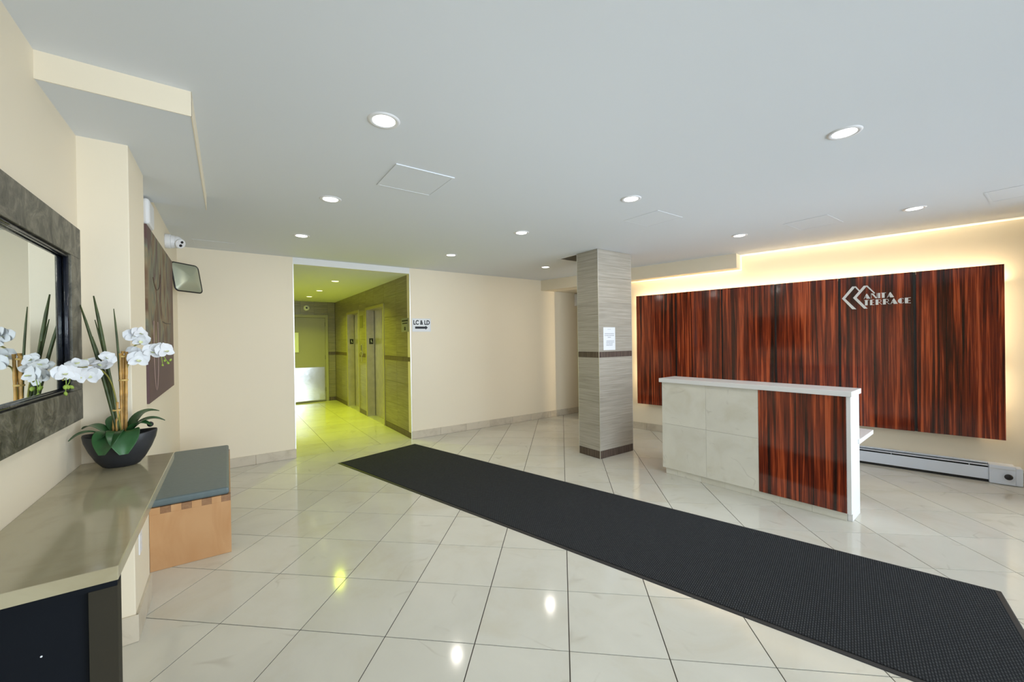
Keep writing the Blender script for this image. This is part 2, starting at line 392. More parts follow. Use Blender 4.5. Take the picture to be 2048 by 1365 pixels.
# ------------------------------------------------------------------ ceilings
struct('ceiling', MB().prism([xy('W', -2.9, -7.2), xy('R', 4.0, -1.42), xy('R', 4.0, 5.8), xy('R', -1.05, 5.8), xy('R', -1.05, 7.1), xy('W', 4.35, .08), xy('W', -2.9, .08)], ZC, ZC+.1), 'ceil', 'G', label='smooth pale grey lobby ceiling')
struct('ceiling_corridor', MB().box(-1.75, .2, .1, 5.3, 2.49, 2.59), 'ceil', 'W', label='lower corridor ceiling washed by yellow green light')
struct('ceiling_soffit', MB().box(-2.83, -2.365, -3.60, -2.1, 2.47, ZC), 'ceil', 'W', label='dropped ceiling box above the pilaster on the left wall')
struct('trim_1', MB().box(-2.83, -2.361, -3.604, -3.60, 2.468, ZC), 'wall', 'W', label='cream near face of the dropped box on the left')
struct('trim_2', MB().box(-2.365, -2.361, -3.604, -2.1, 2.468, ZC), 'wall', 'W', label='cream side face of the dropped box on the left')
struct('ceiling_bulkhead', MB().box(-2.0, 1.19, 5.42, NW, 2.385, ZC).box(-3.4, -1.10, 5.70, 6.98, 2.385, ZC).box(-2.6, -2.0, 5.42, 5.7, 2.385, ZC), 'wall', 'R', label='cream bulkhead along the top of the panelled wall')

# ------------------------------------------------------------------ walls
struct('wall_left', MB().box(-2.95, -2.82, -7.6, -3.09, 0, ZC), 'wall', 'W', label='cream wall behind the slate framed mirror')
struct('wall_pilaster', MB().box(-2.95, -2.64, -3.10, -2.66, 0, ZC-.002), 'wall', 'W', label='cream pilaster between the mirror and the painting', bevel=.004)
struct('wall_left_far', MB().box(-2.85, -2.70, -2.66, .1, 0, ZC), 'wall', 'W', label='cream wall carrying the painting')
struct('wall_back_left', MB().box(-2.72, -1.554, 0, .1, 0, ZC), 'wall', 'W', label='cream wall left of the corridor opening')
struct('trim_3', MB().box(-1.554, 0, 0, .1, 2.49, ZC), 'white', 'W', label='white header above the corridor opening')
struct('trim_4', MB().box(-1.556, -1.546, -.003, .1, 0, 2.50), 'alu', 'W', label='metal edge strip at the left of the corridor opening')
struct('trim_5', MB().box(-.007, .004, -.004, .012, 0, 2.5), 'alu', 'W', label='metal edge strip at the right of the corridor opening')
struct('wall_back', MB().box(0.0, 4.35, 0, .12, 0, ZC), 'wall', 'W', label='cream wall right of the corridor opening')
struct('wall_right', MB().box(-1.10, 4.05, NW, NW+.12, 0, ZC), 'wall', 'R', label='cream wall behind the dark timber panelling')
struct('wall_recess', MB().box(-3.2, -1.0, 6.98, 7.08, 0, 2.6).box(-1.10, -1.0, NW+.12, 6.98, 0, 2.6), 'wall', 'R', label='cream walls of the recess behind the column')
# glazed entrance front (out of the picture, behind and to the right of the camera)
gf = MB()
for y in (-.7, .4, 1.5, 2.6, 3.7, 4.9): gf.box(RGL, RGL+.06, y-.025, y+.025, 0, ZC)
gf.box(RGL, RGL+.06, -.7, 4.9, 0, .08).box(RGL, RGL+.06, -.7, 4.9, 2.45, ZC).box(RGL, RGL+.05, -.7, 4.9, 2.05, 2.10)
win = struct('window_1', gf, 'alu', 'R', label='glazed aluminium entrance front')
for k, y in enumerate((-.7, .4, 1.5, 2.6, 3.7)): MB().box(RGL+.025, RGL+.031, y+.025, y+(1.075 if k < 4 else 1.175), .08, 2.45).build('pane', 'pane', win)
struct('wall_front', MB().box(RGL, RGL+.1, -1.75, -.725, 0, ZC).box(RGL, RGL+.1, 4.925, 5.8, 0, ZC), 'wall', 'R', label='cream walls beside the entrance glazing')
gp = MB().prism([xy('R', RGL+.06, -3), xy('R', 14, -3), xy('R', 14, 9), xy('R', RGL+.06, 9)], -.2, -.05)
struct('ground', gp, plain('pavement', (.35, .35, .34), .9, bump=.1, bscale=8), 'G', label='grey pavement outside the entrance')

# baseboards as separate stone pieces
def baseboard(name, fr, horiz, a0, a1, off, joints, label, sign=-1, h=.115, th=.012, mat='base'):
    root = thing(name, label, None, fr, 0, 0, 0, kind='structure')
    js = [a0]+[j for j in joints if a0 < j < a1]+[a1]
    for u, v in zip(js[:-1], js[1:]):
        mb = MB()
        if horiz: mb.box(u+.0012, v-.0012, off, off+sign*th, 0.001, h)
        else: mb.box(off, off+sign*th, u+.0012, v-.0012, 0.001, h)
        mb.build('stone_piece', mat, root, bevel=.0015)
    return root
baseboard('baseboard_back', 'W', True, 0.0, 4.15, 0, [.469, .925, 1.384, 1.851, 2.263, 2.729, 3.18, 3.63], 'beige stone baseboard right of the corridor opening')
baseboard('baseboard_back_left', 'W', True, -2.68, -1.545, 0, [-2.44, -1.985], 'grey stone baseboard left of the corridor opening')
baseboard('baseboard_left', 'W', False, -3.11, -2.66, -2.64, [-2.9], 'stone baseboard along the side of the pilaster', 1, .135)
baseboard('baseboard_pilaster', 'W', True, -2.80, -2.628, -3.10, [], 'grey stone baseboard at the foot of the pilaster', -1, .135)
baseboard('baseboard_left_far', 'W', False, -2.655, -.02, -2.70, [-2.2, -1.75, -1.3, -.85, -.4], 'stone baseboard under the painting', 1, .13)
baseboard('baseboard_right', 'R', True, -1.08, 1.78, NW, [-.65, -.19, .27, .73, 1.19, 1.6], 'beige stone baseboard under the timber panelling', -1, .11)

# ------------------------------------------------------------------ corridor walls with tiles
def tiles_on(root, plane, axis, rects, off, mat, tw, th_, z_base=0., thick=.008, gap=.0015, out=-1):
    """plane: constant coordinate; rects: (a0,a1,z0,z1); axis 'x' -> wall of constant x"""
    for a0, a1, z0, z1 in rects:
        z = z0
        while z < z1-.01:
            zz = min(z_base+(math.floor((z-z_base)/th_+.02)+1)*th_, z1)
            a = a0
            while a < a1-.01:
                aa = min(a+tw, a1)
                if a1-aa < .05: aa = a1
                mb = MB(); ca, cz = (a+aa)/2, (z+zz)/2; da, dz = (aa-a)/2-gap, (zz-z)/2-gap
                if axis == 'x': mb.box(0, out*thick, -da, da, -dz, dz); l = (plane, ca, cz)
                else: mb.box(-da, da, 0, out*thick, -dz, dz); l = (ca, plane, cz)
                mb.build('tile', mat, root, loc=l)
                a = aa
            z = zz
BZ0, BZ1 = 1.165, 1.235
E1 = (1.29, 2.33); E2 = (2.94, 3.88); EH = 2.10; ED = .17
wc = MB().box(.009, .25, .12, E1[0]-.045, 0, 2.6).box(.009, .25, E1[1]+.045, E2[0]-.045, 0, 2.6).box(.009, .25, E2[1]+.045, 5.3, 0, 2.6)
wc.box(.009, .25, E1[0]-.045, E1[1]+.045, EH+.045, 2.6).box(.009, .25, E2[0]-.045, E2[1]+.045, EH+.045, 2.6)
wcr = struct('wall_corridor_right', wc, 'grout', 'W', label='timber look tiled elevator wall of the corridor')
segs = [(.012, E1[0]-.05), (E1[1]+.05, E2[0]-.05), (E2[1]+.05, 5.17)]
for a0, a1 in segs:
    tiles_on(wcr, .009, 'x', [(a0, a1, .09, BZ0), (a0, a1, BZ1, 2.49)], 0, 'dimtile', .61, .36, .09)
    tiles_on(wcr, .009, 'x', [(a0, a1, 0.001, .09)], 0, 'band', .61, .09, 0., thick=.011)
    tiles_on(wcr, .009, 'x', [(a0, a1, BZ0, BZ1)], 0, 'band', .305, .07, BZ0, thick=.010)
tiles_on(wcr, .009, 'x', [(E1[0]-.05, E1[1]+.05, EH+.05, 2.49), (E2[0]-.05, E2[1]+.05, EH+.05, 2.49)], 0, 'dimtile', .61, .36, EH+.05)
struct('wall_corridor_left', MB().box(-1.80, -1.70, .1, 5.3, 0, 2.6), 'wall', 'W', label='corridor side wall hidden left of the opening')
CE = 5.19
wce = struct('wall_corridor_end', MB().box(-1.8, .2, CE, CE+.1, 0, 2.6), 'grout', 'W', label='tiled end wall of the corridor')
tiles_on(wce, CE, 'y', [(-1.70, -1.18, .09, BZ0), (-.165, -.002, .09, BZ0), (-1.70, -1.18, BZ1, 2.165), (-.165, -.002, BZ1, 2.165), (-1.70, -.002, 2.165, 2.49)], 0, 'dimtile', .305, .152, .09)
tiles_on(wce, CE, 'y', [(-1.70, -1.18, .001, .09), (-.165, -.002, .001, .09), (-1.70, -1.18, BZ0, BZ1), (-.165, -.002, BZ0, BZ1)], 0, 'band', .305, .09, 0., thick=.010)

# elevators
def letter_mesh(txt, size, ext=.0015, off=0., mat='ink', sx=1.):
    cu = bpy.data.curves.new('txt', 'FONT'); cu.body = txt; cu.size = size; cu.extrude = ext; cu.offset = off; cu.align_x = 'CENTER'; cu.align_y = 'CENTER'
    ob = bpy.data.objects.new('txt', cu); COL.objects.link(ob)
    dg = bpy.context.evaluated_depsgraph_get(); me = bpy.data.meshes.new_from_object(ob.evaluated_get(dg))
    bpy.data.objects.remove(ob); me.materials.clear(); me.materials.append(MT[mat])
    for v in me.vertices: v.co.x *= sx
    return me
def elevator(name, E, label):
    d = thing(name, label, None, 'W', 0, 0, 0, kind='structure')
    fr = MB()
    fr.box(-.012, .01, E[0]-.048, E[0], 0, EH+.048).box(-.012, .01, E[1], E[1]+.048, 0, EH+.048).box(-.012, .01, E[0], E[1], EH, EH+.048)
    fr.build('frame', plain('yellow_lit_frame', (.42, .38, .16), .35, .3), d, bevel=.002)  # yellow corridor light put into the colour of the steel frame
    MB().box(.0, ED, E[1]-.002, E[1]+.03, 0, EH).build('jamb', 'steel', d)
    MB().box(.0, ED, E[0]-.03, E[0]+.002, 0, EH).build('jamb', 'steel', d)
    MB().box(.0, ED, E[0], E[1], EH-.002, EH+.03).build('head_jamb', 'steel', d)
    m_ = E[0]+(E[1]-E[0])*.5
    MB().box(ED-.02, ED, E[0], E[1], 0.01, EH).build('door_panel', 'steel', d)
    MB().box(ED-.024, ED-.0205, E[1]-.018, E[1]-.002, .01, EH).build('shade_strip', 'dark', d)  # solid dark strip standing in for the shaded gap beside the door
    MB().box(.0, ED, E[0], E[1], .0005, .008).build('sill', 'alu', d)
    pl = MB().box(.045, .125, E[1]-.008, E[1]-.0025, 1.43, 1.545).build('floor_plate', 'dark', d, bevel=.001)
    place('letter', letter_mesh('L', .07, .0006, .001, 'paper'), pl, loc=(.09, E[1]-.0092, 1.49), rot=(pi/2, 0, 0))
    MB().box(ED-.026, ED-.0205, E[0]+.30, E[0]+.40, 1.40, 1.52).build('notice', 'bronze', d)
    return d
elevator('door_1', E1, 'nearer elevator doorway in the tiled corridor wall')
elevator('door_2', E2, 'farther elevator doorway in the tiled corridor wall')
# corridor end door
d3 = thing('door_3', 'taupe corridor door with a metal kick plate', None, 'W', 0, CE, 0, kind='structure')
MB().box(-.235, -.170, -.03, .02, 0, 2.165).box(-1.18, -1.135, -.03, .02, 0, 2.165).box(-1.135, -.235, -.03, .02, 2.095, 2.165).build('frame', 'framep', d3, bevel=.003)
MB().box(-1.135, -.238, -.012, .02, .012, 2.092).build('door_panel', 'doorp', d3, bevel=.002)
MB().box(-1.12, -.26, -.018, -.0125, .04, .86).build('kick_plate', 'steel2', d3)
MB().box(-1.135, -.238, -.02, .02, .001, .010).build('threshold', 'dark', d3)
for z in (.25, 1.05, 1.88): MB().box(-.242, -.232, -.024, -.0125, z, z+.10).build('hinge', 'dark', d3)
nf = thing('notice_frame', 'white framed notice on the corridor end door', 'notice', 'W', -.98, CE-.0125, 1.483)
MB().box(-.155, .155, -.014, -.0005, -.255, .255).build('frame', 'framep', nf, bevel=.002)
MB().box(-.140, .140, -.0165, -.0145, -.238, .238).build('sheet', 'paper', nf)
hr = thing('horn_strobe', 'round white alarm horn above the corridor end door', 'alarm', 'W', -.655, CE-.0085, 2.33)
MB().lathe([(.068, 0), (.068, .025), (.05, .045), (.0, .05)], 24, Matrix.Rotation(pi/2, 4, 'X'), cap=False).build('housing', 'plast', hr, smooth=True)
MB().lathe([(.024, .046), (.02, .058), (.0, .06)], 16, Matrix.Rotation(pi/2, 4, 'X'), cap=False).build('sounder', 'dark', hr)
# lift call station and plaques
cs = thing('call_station', 'narrow metal call button plate between the elevators', 'call plate', 'W', 0.0, 2.72, 0)
MB().box(-.006, .0, -.03, .03, 1.07, 1.43).build('plate', 'steel', cs, bevel=.002)
MB().box(-.010, .0005, -.085, .085, 1.20, 1.28).build('cross_plate', 'steel', cs, bevel=.003)
for z in (1.225, 1.255): MB().lathe([(.011, 0), (.011, .006)], 14, Matrix.Translation((-.0105, 0, z)) @ Matrix.Rotation(-pi/2, 4, 'Y')).build('button', 'dark', cs)
MB().box(-.008, -.0062, -.02, .02, 1.30, 1.41).build('display', 'dark', cs)
pq = thing('brass_plaque', 'bronze plaque on the tiles between the elevators', 'plaque', 'W', 0.0, 2.70, 1.89)
MB().box(-.006, .0005, -.11, .11, -.125, .125).build('plate', 'bronze', pq, bevel=.002)
for k in range(6): MB().box(-.0075, -.0062, -.09, .09, .10-.038*k-.008, .10-.038*k+.004).build('text_line', 'vent', pq)
sg = thing('fire_notice', 'small elevator safety notice near the corridor mouth', 'sign', 'W', 0.0, .215, 1.727)
MB().box(-.005, .0005, -.15, .15, -.105, .105).build('plate', plain('grey_green_plate', (.30, .31, .24), .5), sg)
MB().box(-.0062, -.0052, -.125, .125, .055, .080).box(-.0062, -.0052, -.10, .10, .018, .036).build('text_line', 'ink', sg)
MB().box(-.0062, -.0052, -.035, .03, -.082, -.045).add([(-.0062, -.05, -.045), (-.0062, .045, -.045), (-.0062, 0, -.02), (-.0055, -.05, -.045), (-.0055, .045, -.045), (-.0055, 0, -.02)], [(0, 1, 2), (5, 4, 3), (0, 3, 4, 1), (1, 4, 5, 2), (2, 5, 3, 0)]).build('pictogram', 'ink', sg)

# LC & LD sign
sg = thing('apartment_sign', 'white LC & LD arrow sign on cream wall', 'sign', 'W', .178, 0, 1.7205)
MB().box(-.150, .150, -.004, -.0003, -.1005, .1005).build('plate', 'paper', sg, bevel=.001)
bd = MB()
for a in ((-.143, .143, -.095, -.0935), (-.143, .143, .0935, .095), (-.143, -.1415, -.095, .095), (.1415, .143, -.095, .095)): bd.box(a[0], a[1], -.0048, -.0041, a[2], a[3])
bd.build('border_line', 'greyink', sg)
place('lettering', letter_mesh('LC & LD', .092, .0004, .0032, 'ink', .80), sg, loc=(0, -.0046, .036), rot=(pi/2, 0, 0))
MB().add([(x, y, z) for y in (-.0052, -.0041) for x, z in ((-.105, -.022), (.062, -.022), (.062, -.006), (.100, -.039), (.062, -.072), (.062, -.056), (-.105, -.056))],
         [tuple(range(7)), tuple(range(13, 6, -1))]+[(i, (i+1) % 7 + 0, 7+(i+1) % 7, 7+i)[::-1] for i in range(7)]).build('arrow', 'ink', sg)
bx = thing('wall_box', 'small white box on the cream wall beside the column', 'box', 'W', 3.52, 0, 2.13)
MB().box(-.12, .12, -.06, 0, 0, .24).build('housing', 'plast', bx, bevel=.01)
MB().box(-.10, .10, -.064, -.0605, .02, .10).build('cover', 'plast', bx, bevel=.004)

# ------------------------------------------------------------------ column
CS0, CS1, CT0, CT1 = 1.453, 2.078, -2.425, -2.065
colu = thing('column', 'square tiled column with dark brown bands', None, 'W', (CS0+CS1)/2, (CT0+CT1)/2, 0, kind='structure')
hw, hd = (CS1-CS0)/2, (CT1-CT0)/2
MB().box(-hw+.01, hw-.01, -hd+.01, hd-.01, 0, ZC).build('core', 'grout', colu)
zs = [(.095, .40), (.40, .70), (.70, 1.0), (1.0, 1.242), (1.312, 1.62), (1.62, 1.93), (1.93, 2.24), (2.24, ZC-.002)]
def colface(z0, z1, mat, g=.0006):
    dz = (z1-z0)/2-g; cz = (z0+z1)/2; e = .004
    MB().box(-hw+e, hw-e, 0, .01, -dz, dz).build('tile', mat, colu, loc=(0, -hd, cz))
    MB().box(-hw+e, hw-e, -.01, 0, -dz, dz).build('tile', mat, colu, loc=(0, hd, cz))
    MB().box(0, .01, -hd+e, hd-e, -dz, dz).build('tile', mat, colu, loc=(-hw, 0, cz))
    MB().box(-.01, 0, -hd+e, hd-e, -dz, dz).build('tile', mat, colu, loc=(hw, 0, cz))
for a, b in zs: colface(a, b, 'coltile')
colface(1.242, 1.312, 'band'); colface(.002, .093, 'band')
for x in (-1, 1):
    for y in (-1, 1): MB().box(x*hw-.0045 if x > 0 else x*hw-.001, x*hw+.001 if x > 0 else x*hw+.0045, y*hd-.0045 if y > 0 else y*hd-.001, y*hd+.001 if y > 0 else y*hd+.0045, .001, ZC-.001).build('corner_trim', 'alu', colu)
pp = thing('paper_notice', 'white printed paper notice taped to the column', 'notice', 'W', 1.643, CT0, 1.473)
MB().box(-.108, .108, -.0018, -.0004, -.142, .142).build('sheet', 'paper', pp)
for z, a, b, h in ((.118, -.03, .03, .004), (.062, -.085, .085, .009), (.040, -.085, .085, .009), (.018, -.03, .025, .009), (-.028, -.055, .085, .008), (-.046, -.06, .085, .009), (-.064, -.06, .065, .008), (-.082, -.06, .06, .008)):
    mb = MB(); x = a; rr = random.Random(int(z*1e4))
    while x < b:
        wl = rr.uniform(.008, .028); mb.box(x, min(x+wl, b), -.0024, -.0019, z-h/2, z+h/2); x += wl+.005
    mb.build('text_line', 'greyink', pp)

# ------------------------------------------------------------------ timber panelling
PB = [-.314, .321, .955, 1.587, 2.228, 2.858, 3.487]; PZ0, PZ1, PN = .428, 2.146, 5.61
pan = thing('timber_wall_panelling', 'six glossy dark timber panels backlit on the right wall', 'wall panelling', 'R', 0, 0, 0)
MB().box(PB[0]+.12, PB[-1]-.12, PN+.0205, NW-.0005, 1.15, 1.25).box(PB[0]+.12, PB[-1]-.12, PN+.0205, NW-.0005, .62, .72).box(PB[0]+.03, PB[-1]-.03, PN+.0205, PN+.035, PZ0+.03, PZ1-.03).build('batten', 'black', pan)
for a, b in zip(PB[:-1], PB[1:]):
    cx = (a+b)/2
    MB().box(-(b-a)/2+.011, (b-a)/2-.011, 0, .02, PZ0, PZ1).build('panel', 'wood', pan, loc=(cx, PN, 0), bevel=.001)
for x in PB[1:-1]: MB().box(x-.0105, x+.0105, PN+.013, PN+.0195, PZ0+.001, PZ1-.001).build('joint_strip', 'black', pan)
# building name: two chevrons and two rows of art deco letters
lg = thing('building_name_sign', 'metal ANITA TERRACE lettering with twin chevron emblem', 'sign', 'R', 0, PN, 0)
def flat(poly, ext=.01, parent=None, name='letter', mat='letter', holes=None):
    n = len(poly)
    a = sum(poly[i][0]*poly[(i+1) % n][1]-poly[(i+1) % n][0]*poly[i][1] for i in range(n))
    if a < 0: poly = poly[::-1]
    mb = MB(); mb.add([(x, -ext-.0005, z) for x, z in poly]+[(x, -.0005, z) for x, z in poly], [tuple(range(n)), tuple(range(2*n-1, n-1, -1))]+[(i, n+i, n+(i+1) % n, (i+1) % n) for i in range(n)])
    return mb
def multi(polys, name='letter', ext=.008):
    mb = MB()
    for p in polys:
        q = flat(p, ext); mb.add(q.v, q.f)
    return mb.build(name, 'letter', lg)
multi([[(2.253, 1.904), (2.347, 2.038), (2.379, 2.036), (2.282, 1.902)], [(2.253, 1.904), (2.282, 1.902), (2.381, 1.773), (2.344, 1.775)], [(2.347, 2.038), (2.379, 2.037), (2.412, 1.987), (2.404, 1.977), (2.370, 2.026)]], 'chevron', .012)
multi([[(2.352, 1.905), (2.447, 2.036), (2.478, 2.036), (2.384, 1.905)], [(2.352, 1.905), (2.384, 1.905), (2.478, 1.775), (2.447, 1.775)], [(2.460, 2.036), (2.478, 2.037), (2.543, 1.946), (2.536, 1.938), (2.472, 2.022)]], 'chevron', .012)
def glyph(ch, x, z, w_, h):
    t_ = .0036
    def q(*p): return [(x+a*w_, z+b*h) for a, b in p]
    tw = t_/w_; th_ = t_/h
    if ch == 'A': return [q((.40, 1), (.52, 1), (1.0, 0), (.44, 0), (.30, .62)), q((0, 0), (tw*1.1, 0), (.46, 1), (.40, 1)), q((.14, .22), (.50, .22), (.50, .22+th_), (.16, .22+th_))]
    if ch == 'N': return [q((0, 1), (.34, 1), (1.0, 0.0), (.72, 0)), q((0, 0), (tw, 0), (tw, 1), (0, 1)), q((1-tw, 0), (1, 0), (1, 1), (1-tw, 1))]
    if ch == 'I': return [q((0, 0), (1, 0), (1, 1), (0, 1))]
    if ch == 'T': return [q((.16, 0), (.78, 0), (.78, 1-th_), (.16, 1-th_)), q((0, 1-th_), (1.10, 1-th_), (1.10, 1), (0, 1))]
    if ch == 'E': return [q((0, 0), (.55, 0), (.55, 1), (0, 1)), q((.55, 1-th_), (1, 1-th_), (1, 1), (.55, 1)), q((.55, .5-th_/2), (.92, .5-th_/2), (.92, .5+th_/2), (.55, .5+th_/2)), q((.55, 0), (1, 0), (1, th_), (.55, th_))]
    if ch == 'R':
        arc = [(.42+.46*sin(a), .70+.30*cos(a)) for a in [pi*k/8 for k in range(9)]]; arc2 = [(.42+(.46-tw)*sin(a), .70+(.30-th_)*cos(a)) for a in [pi*k/8 for k in range(9)]]
        return [q((0, 0), (.42, 0), (.42, 1), (0, 1))]+[q(arc[k], arc[k+1], arc2[k+1], arc2[k]) for k in range(8)]+[q((.50, .42), (.58, .42), (1.0, 0), (.90, 0))]
    if ch == 'C':
        A = [pi/2+pi*k/10 for k in range(11)]
        big = [(.58+.58*cos(a), .5+.5*sin(a)) for a in A]
        B_ = [-pi*.42+pi*.84*k/8 for k in range(9)]
        return [q(*big)]+[q((.58+.40*cos(B_[k]), .5+.5*sin(B_[k])), (.58+.40*cos(B_[k+1]), .5+.5*sin(B_[k+1])), (.58+(.40-tw)*cos(B_[k+1]), .5+(.5-th_)*sin(B_[k+1])), (.58+(.40-tw)*cos(B_[k]), .5+(.5-th_)*sin(B_[k]))) for k in (0, 1, 6, 7)]
for ch, x, w_ in (('A', 2.446, .056), ('N', 2.508, .052), ('I', 2.566, .019), ('T', 2.592, .037), ('A', 2.640, .058)): multi(glyph(ch, x, 1.886, w_, .057))
for ch, x, w_ in (('T', 2.450, .037), ('E', 2.499, .036), ('R', 2.546, .055), ('R', 2.607, .055), ('A', 2.668, .058), ('C', 2.727, .052), ('E', 2.782, .046)): multi(glyph(ch, x, 1.812, w_, .060))

# ------------------------------------------------------------------ reception desk
dk = thing('reception_desk', 'narrow reception desk with pale stone tiles and timber front', 'desk', 'D', 0, 0, 0)
X0, X1, XW, ZB, ZT = -.905, .702, .045, .066, .992
MB().box(X0+.002, X1-.032, -.018, .03, ZB, ZT).box(X0+.03, X1-.032, 0.012, .04, .0, ZB).build('carcass', 'white', dk)
XM = -.430; ZM = .545
for a, b in ((X0, XM), (XM, XW)):
    for c, d in ((ZB, ZM), (ZM, ZT)):
        MB().box(-(b-a)/2+.0008, (b-a)/2-.0008, -.03, -.0185, -(d-c)/2+.0008, (d-c)/2-.0008).build('stone_tile', 'deskstone', dk, loc=((a+b)/2, 0, (c+d)/2))
MB().box(-.315, .315, -.032, -.0185, -(ZT-ZB)/2, (ZT-ZB)/2).build('timber_panel', 'wood', dk, loc=(XW+.317, 0, (ZB+ZT)/2), bevel=.001)
kj = [X0+.012, -.745, -.49, -.262, -.03, .205, .44, X1-.032]
kj[0] = X0+.028
for a, b in zip(kj[:-1], kj[1:]): MB().box(a+.0008, b-.0008, -.012, .0115, .001, ZB-.001).build('kick_tile', 'deskstone', dk)
MB().box(X1-.030, X1, -.032, .25, .064, ZT).box(X1-.030, X1, 0.0, .25, .001, .064).build('end_panel', 'quartz', dk, bevel=.001)
MB().box(X0+.012, X0+.03, .041, .25, .001, ZT).build('end_panel', 'quartz', dk, bevel=.001)
MB().box(-.925, .714, -.058, .268, ZT+.001, 1.035).build('counter_slab', 'quartz', dk, bevel=.003)
MB().box(-.86, .715, .19, .72, .585, .622).build('work_top', 'quartz', dk, bevel=.002)
MB().box(-.86, -.83, .19, .66, .001, .5845).build('side_panel', 'quartz', dk)
MB().box(.55, .58, .26, .50, .001, .5845).build('side_panel', 'quartz', dk)
MB().box(X0+.02, X1-.035, .22, .245, .03, .98).build('back_panel', 'quartz', dk)

# ------------------------------------------------------------------ baseboard heater
ht = thing('baseboard_heater', 'white hot water baseboard heater with black valve knob', 'heater', 'R', 0, 0, 0)
HN = 5.60
MB().box(1.80, 3.362, NW-.006, NW-.001, .0, .185).build('back_plate', 'heater', ht)
MB().box(1.80, 3.362, NW-.045, NW-.006, .176, .186).build('top_hood', 'heater', ht)
MB().box(1.80, 3.362, HN+.006, HN+.040, .160, .166).build('damper', 'heater', ht, bevel=.001)
MB().box(1.80, 3.362, HN, HN+.004, .028, .146).build('front_cover', 'heater', ht, bevel=.001)
MB().box(1.80, 3.362, HN+.035, NW-.0065, .02, .155).build('fin_tube', 'dark', ht)
MB().box(1.80, 3.362, HN+.012, HN+.03, .001, .027).build('shade_filler', 'dark', ht)  # dark strip standing in for the shade under the cover
for x in (2.66, 3.235): MB().box(x-.002, x+.002, HN+.001, HN+.03, .146, .160).build('bracket', 'heater', ht)
MB().box(3.363, 3.53, HN-.025, NW-.001, .004, .185).build('end_cap', 'heater', ht, bevel=.004)
MB().box(3.53, 3.575, HN-.018, NW-.001, .004, .170).build('end_cap', 'heater', ht, bevel=.003)
MB().box(3.366, 3.53, HN-.028, HN-.0255, .150, .153).build('seam', 'alu', ht)
kn = MB().lathe([(.012, 0), (.012, .03), (.026, .034), (.028, .045), (.022, .054), (.0, .056)], 20, Matrix.Rotation(pi/2, 4, 'X'), cap=False).build('valve_knob', 'dark', ht, loc=(3.478, HN-.0255, .092), smooth=True)
MB().box(3.58, 3.93, NW-.014, NW-.001, .001, .115).build('end_filler', 'base', ht)

# ------------------------------------------------------------------ entrance mat
mt = thing('entrance_mat', 'long charcoal ribbed runner mat crossing the tiled floor', 'mat', 'M', 0, 0, 0)
ML, MW, MBo = 5.445, 1.145, .028
MB().add([(0, 0, .0005), (ML, 0, .0005), (ML, -MW, .0005), (0, -MW, .0005), (.006, -.006, .004), (ML-.006, -.006, .004), (ML-.006, -MW+.006, .004), (.006, -MW+.006, .004),
          (MBo, -MBo, .006), (ML-MBo, -MBo, .006), (ML-MBo, -MW+MBo, .006), (MBo, -MW+MBo, .006)],
         [(0, 1, 2, 3), (0, 4, 5, 1), (1, 5, 6, 2), (2, 6, 7, 3), (3, 7, 4, 0), (4, 8, 9, 5), (5, 9, 10, 6), (6, 10, 11, 7), (7, 11, 8, 4), (8, 11, 10, 9)]).build('rubber_border', 'rubber', mt)
cp = MB(); nx = 120
cp.box(MBo, ML-MBo, -MW+MBo, -MBo, .0062, .0105); cp.build('carpet', 'carpet', mt, bevel=.002)

# ------------------------------------------------------------------ ceiling lights
CL = [(-1.600, -3.838, 'recessed ceiling light nearest above the slate mirror side', ), (-1.590, -2.517, 'recessed ceiling light between the hatch and the corridor'), (-1.615, -1.223, 'recessed ceiling light just before the corridor opening'),
      (.104, -1.171, 'recessed ceiling light in front of the LC & LD sign'), (.228, -2.519, 'recessed ceiling light in the middle row of the lobby'), (1.710, -1.134, 'recessed ceiling light beside the ceiling grille'),
      (.362, -3.786, 'recessed ceiling light before the column, over the mat'), (.496, -5.093, 'large looking recessed ceiling light at upper right over the mat'), (2.663, -4.991, 'recessed ceiling light at far right before the panelling'), (2.304, -3.690, 'recessed ceiling light behind the desk near the bulkhead end')]
ringm = MB().lathe([(.052, -.002), (.062, -.007), (.074, -.005), (.078, -.0005)], 40, cap=False).mesh('trim_ring', 'plast', True)
discm = MB().lathe([(.0535, -.0045), (.0535, -.001)], 40).mesh('diffuser', 'lens')
discg = MB().lathe([(.0535, -.0045), (.0535, -.001)], 40).mesh('diffuser', 'lensg')
for s_, t_, lab in CL:
    o = thing('ceiling_light', lab, 'ceiling light', 'W', s_, t_, ZC, group='recessed lobby ceiling lights')
    place('trim_ring', ringm, o); place('diffuser', discm, o)
    lamp('lamp', 'AREA', None, 0, 0, 0, LOBBY_LAMP, (1, .93, .84), size=.10, parent=o, local=(0, 0, -.012))
for (s_, t_), lab in zip(((-.78, 1.30), (-.77, 2.75), (-.77, 3.95)), ('corridor ceiling light nearest the lobby', 'middle one of three corridor ceiling lights', 'corridor ceiling light nearest the end door')):
    o = thing('corridor_light', lab, 'ceiling light', 'W', s_, t_, 2.49, group='recessed corridor ceiling lights')
    place('trim_ring', ringm, o); place('diffuser', discg, o)
    lamp('lamp', 'AREA', None, 0, 0, 0, CORR_LAMP, (.66, .80, .012), size=.10, parent=o, local=(0, 0, -.012), spread=radians(130))

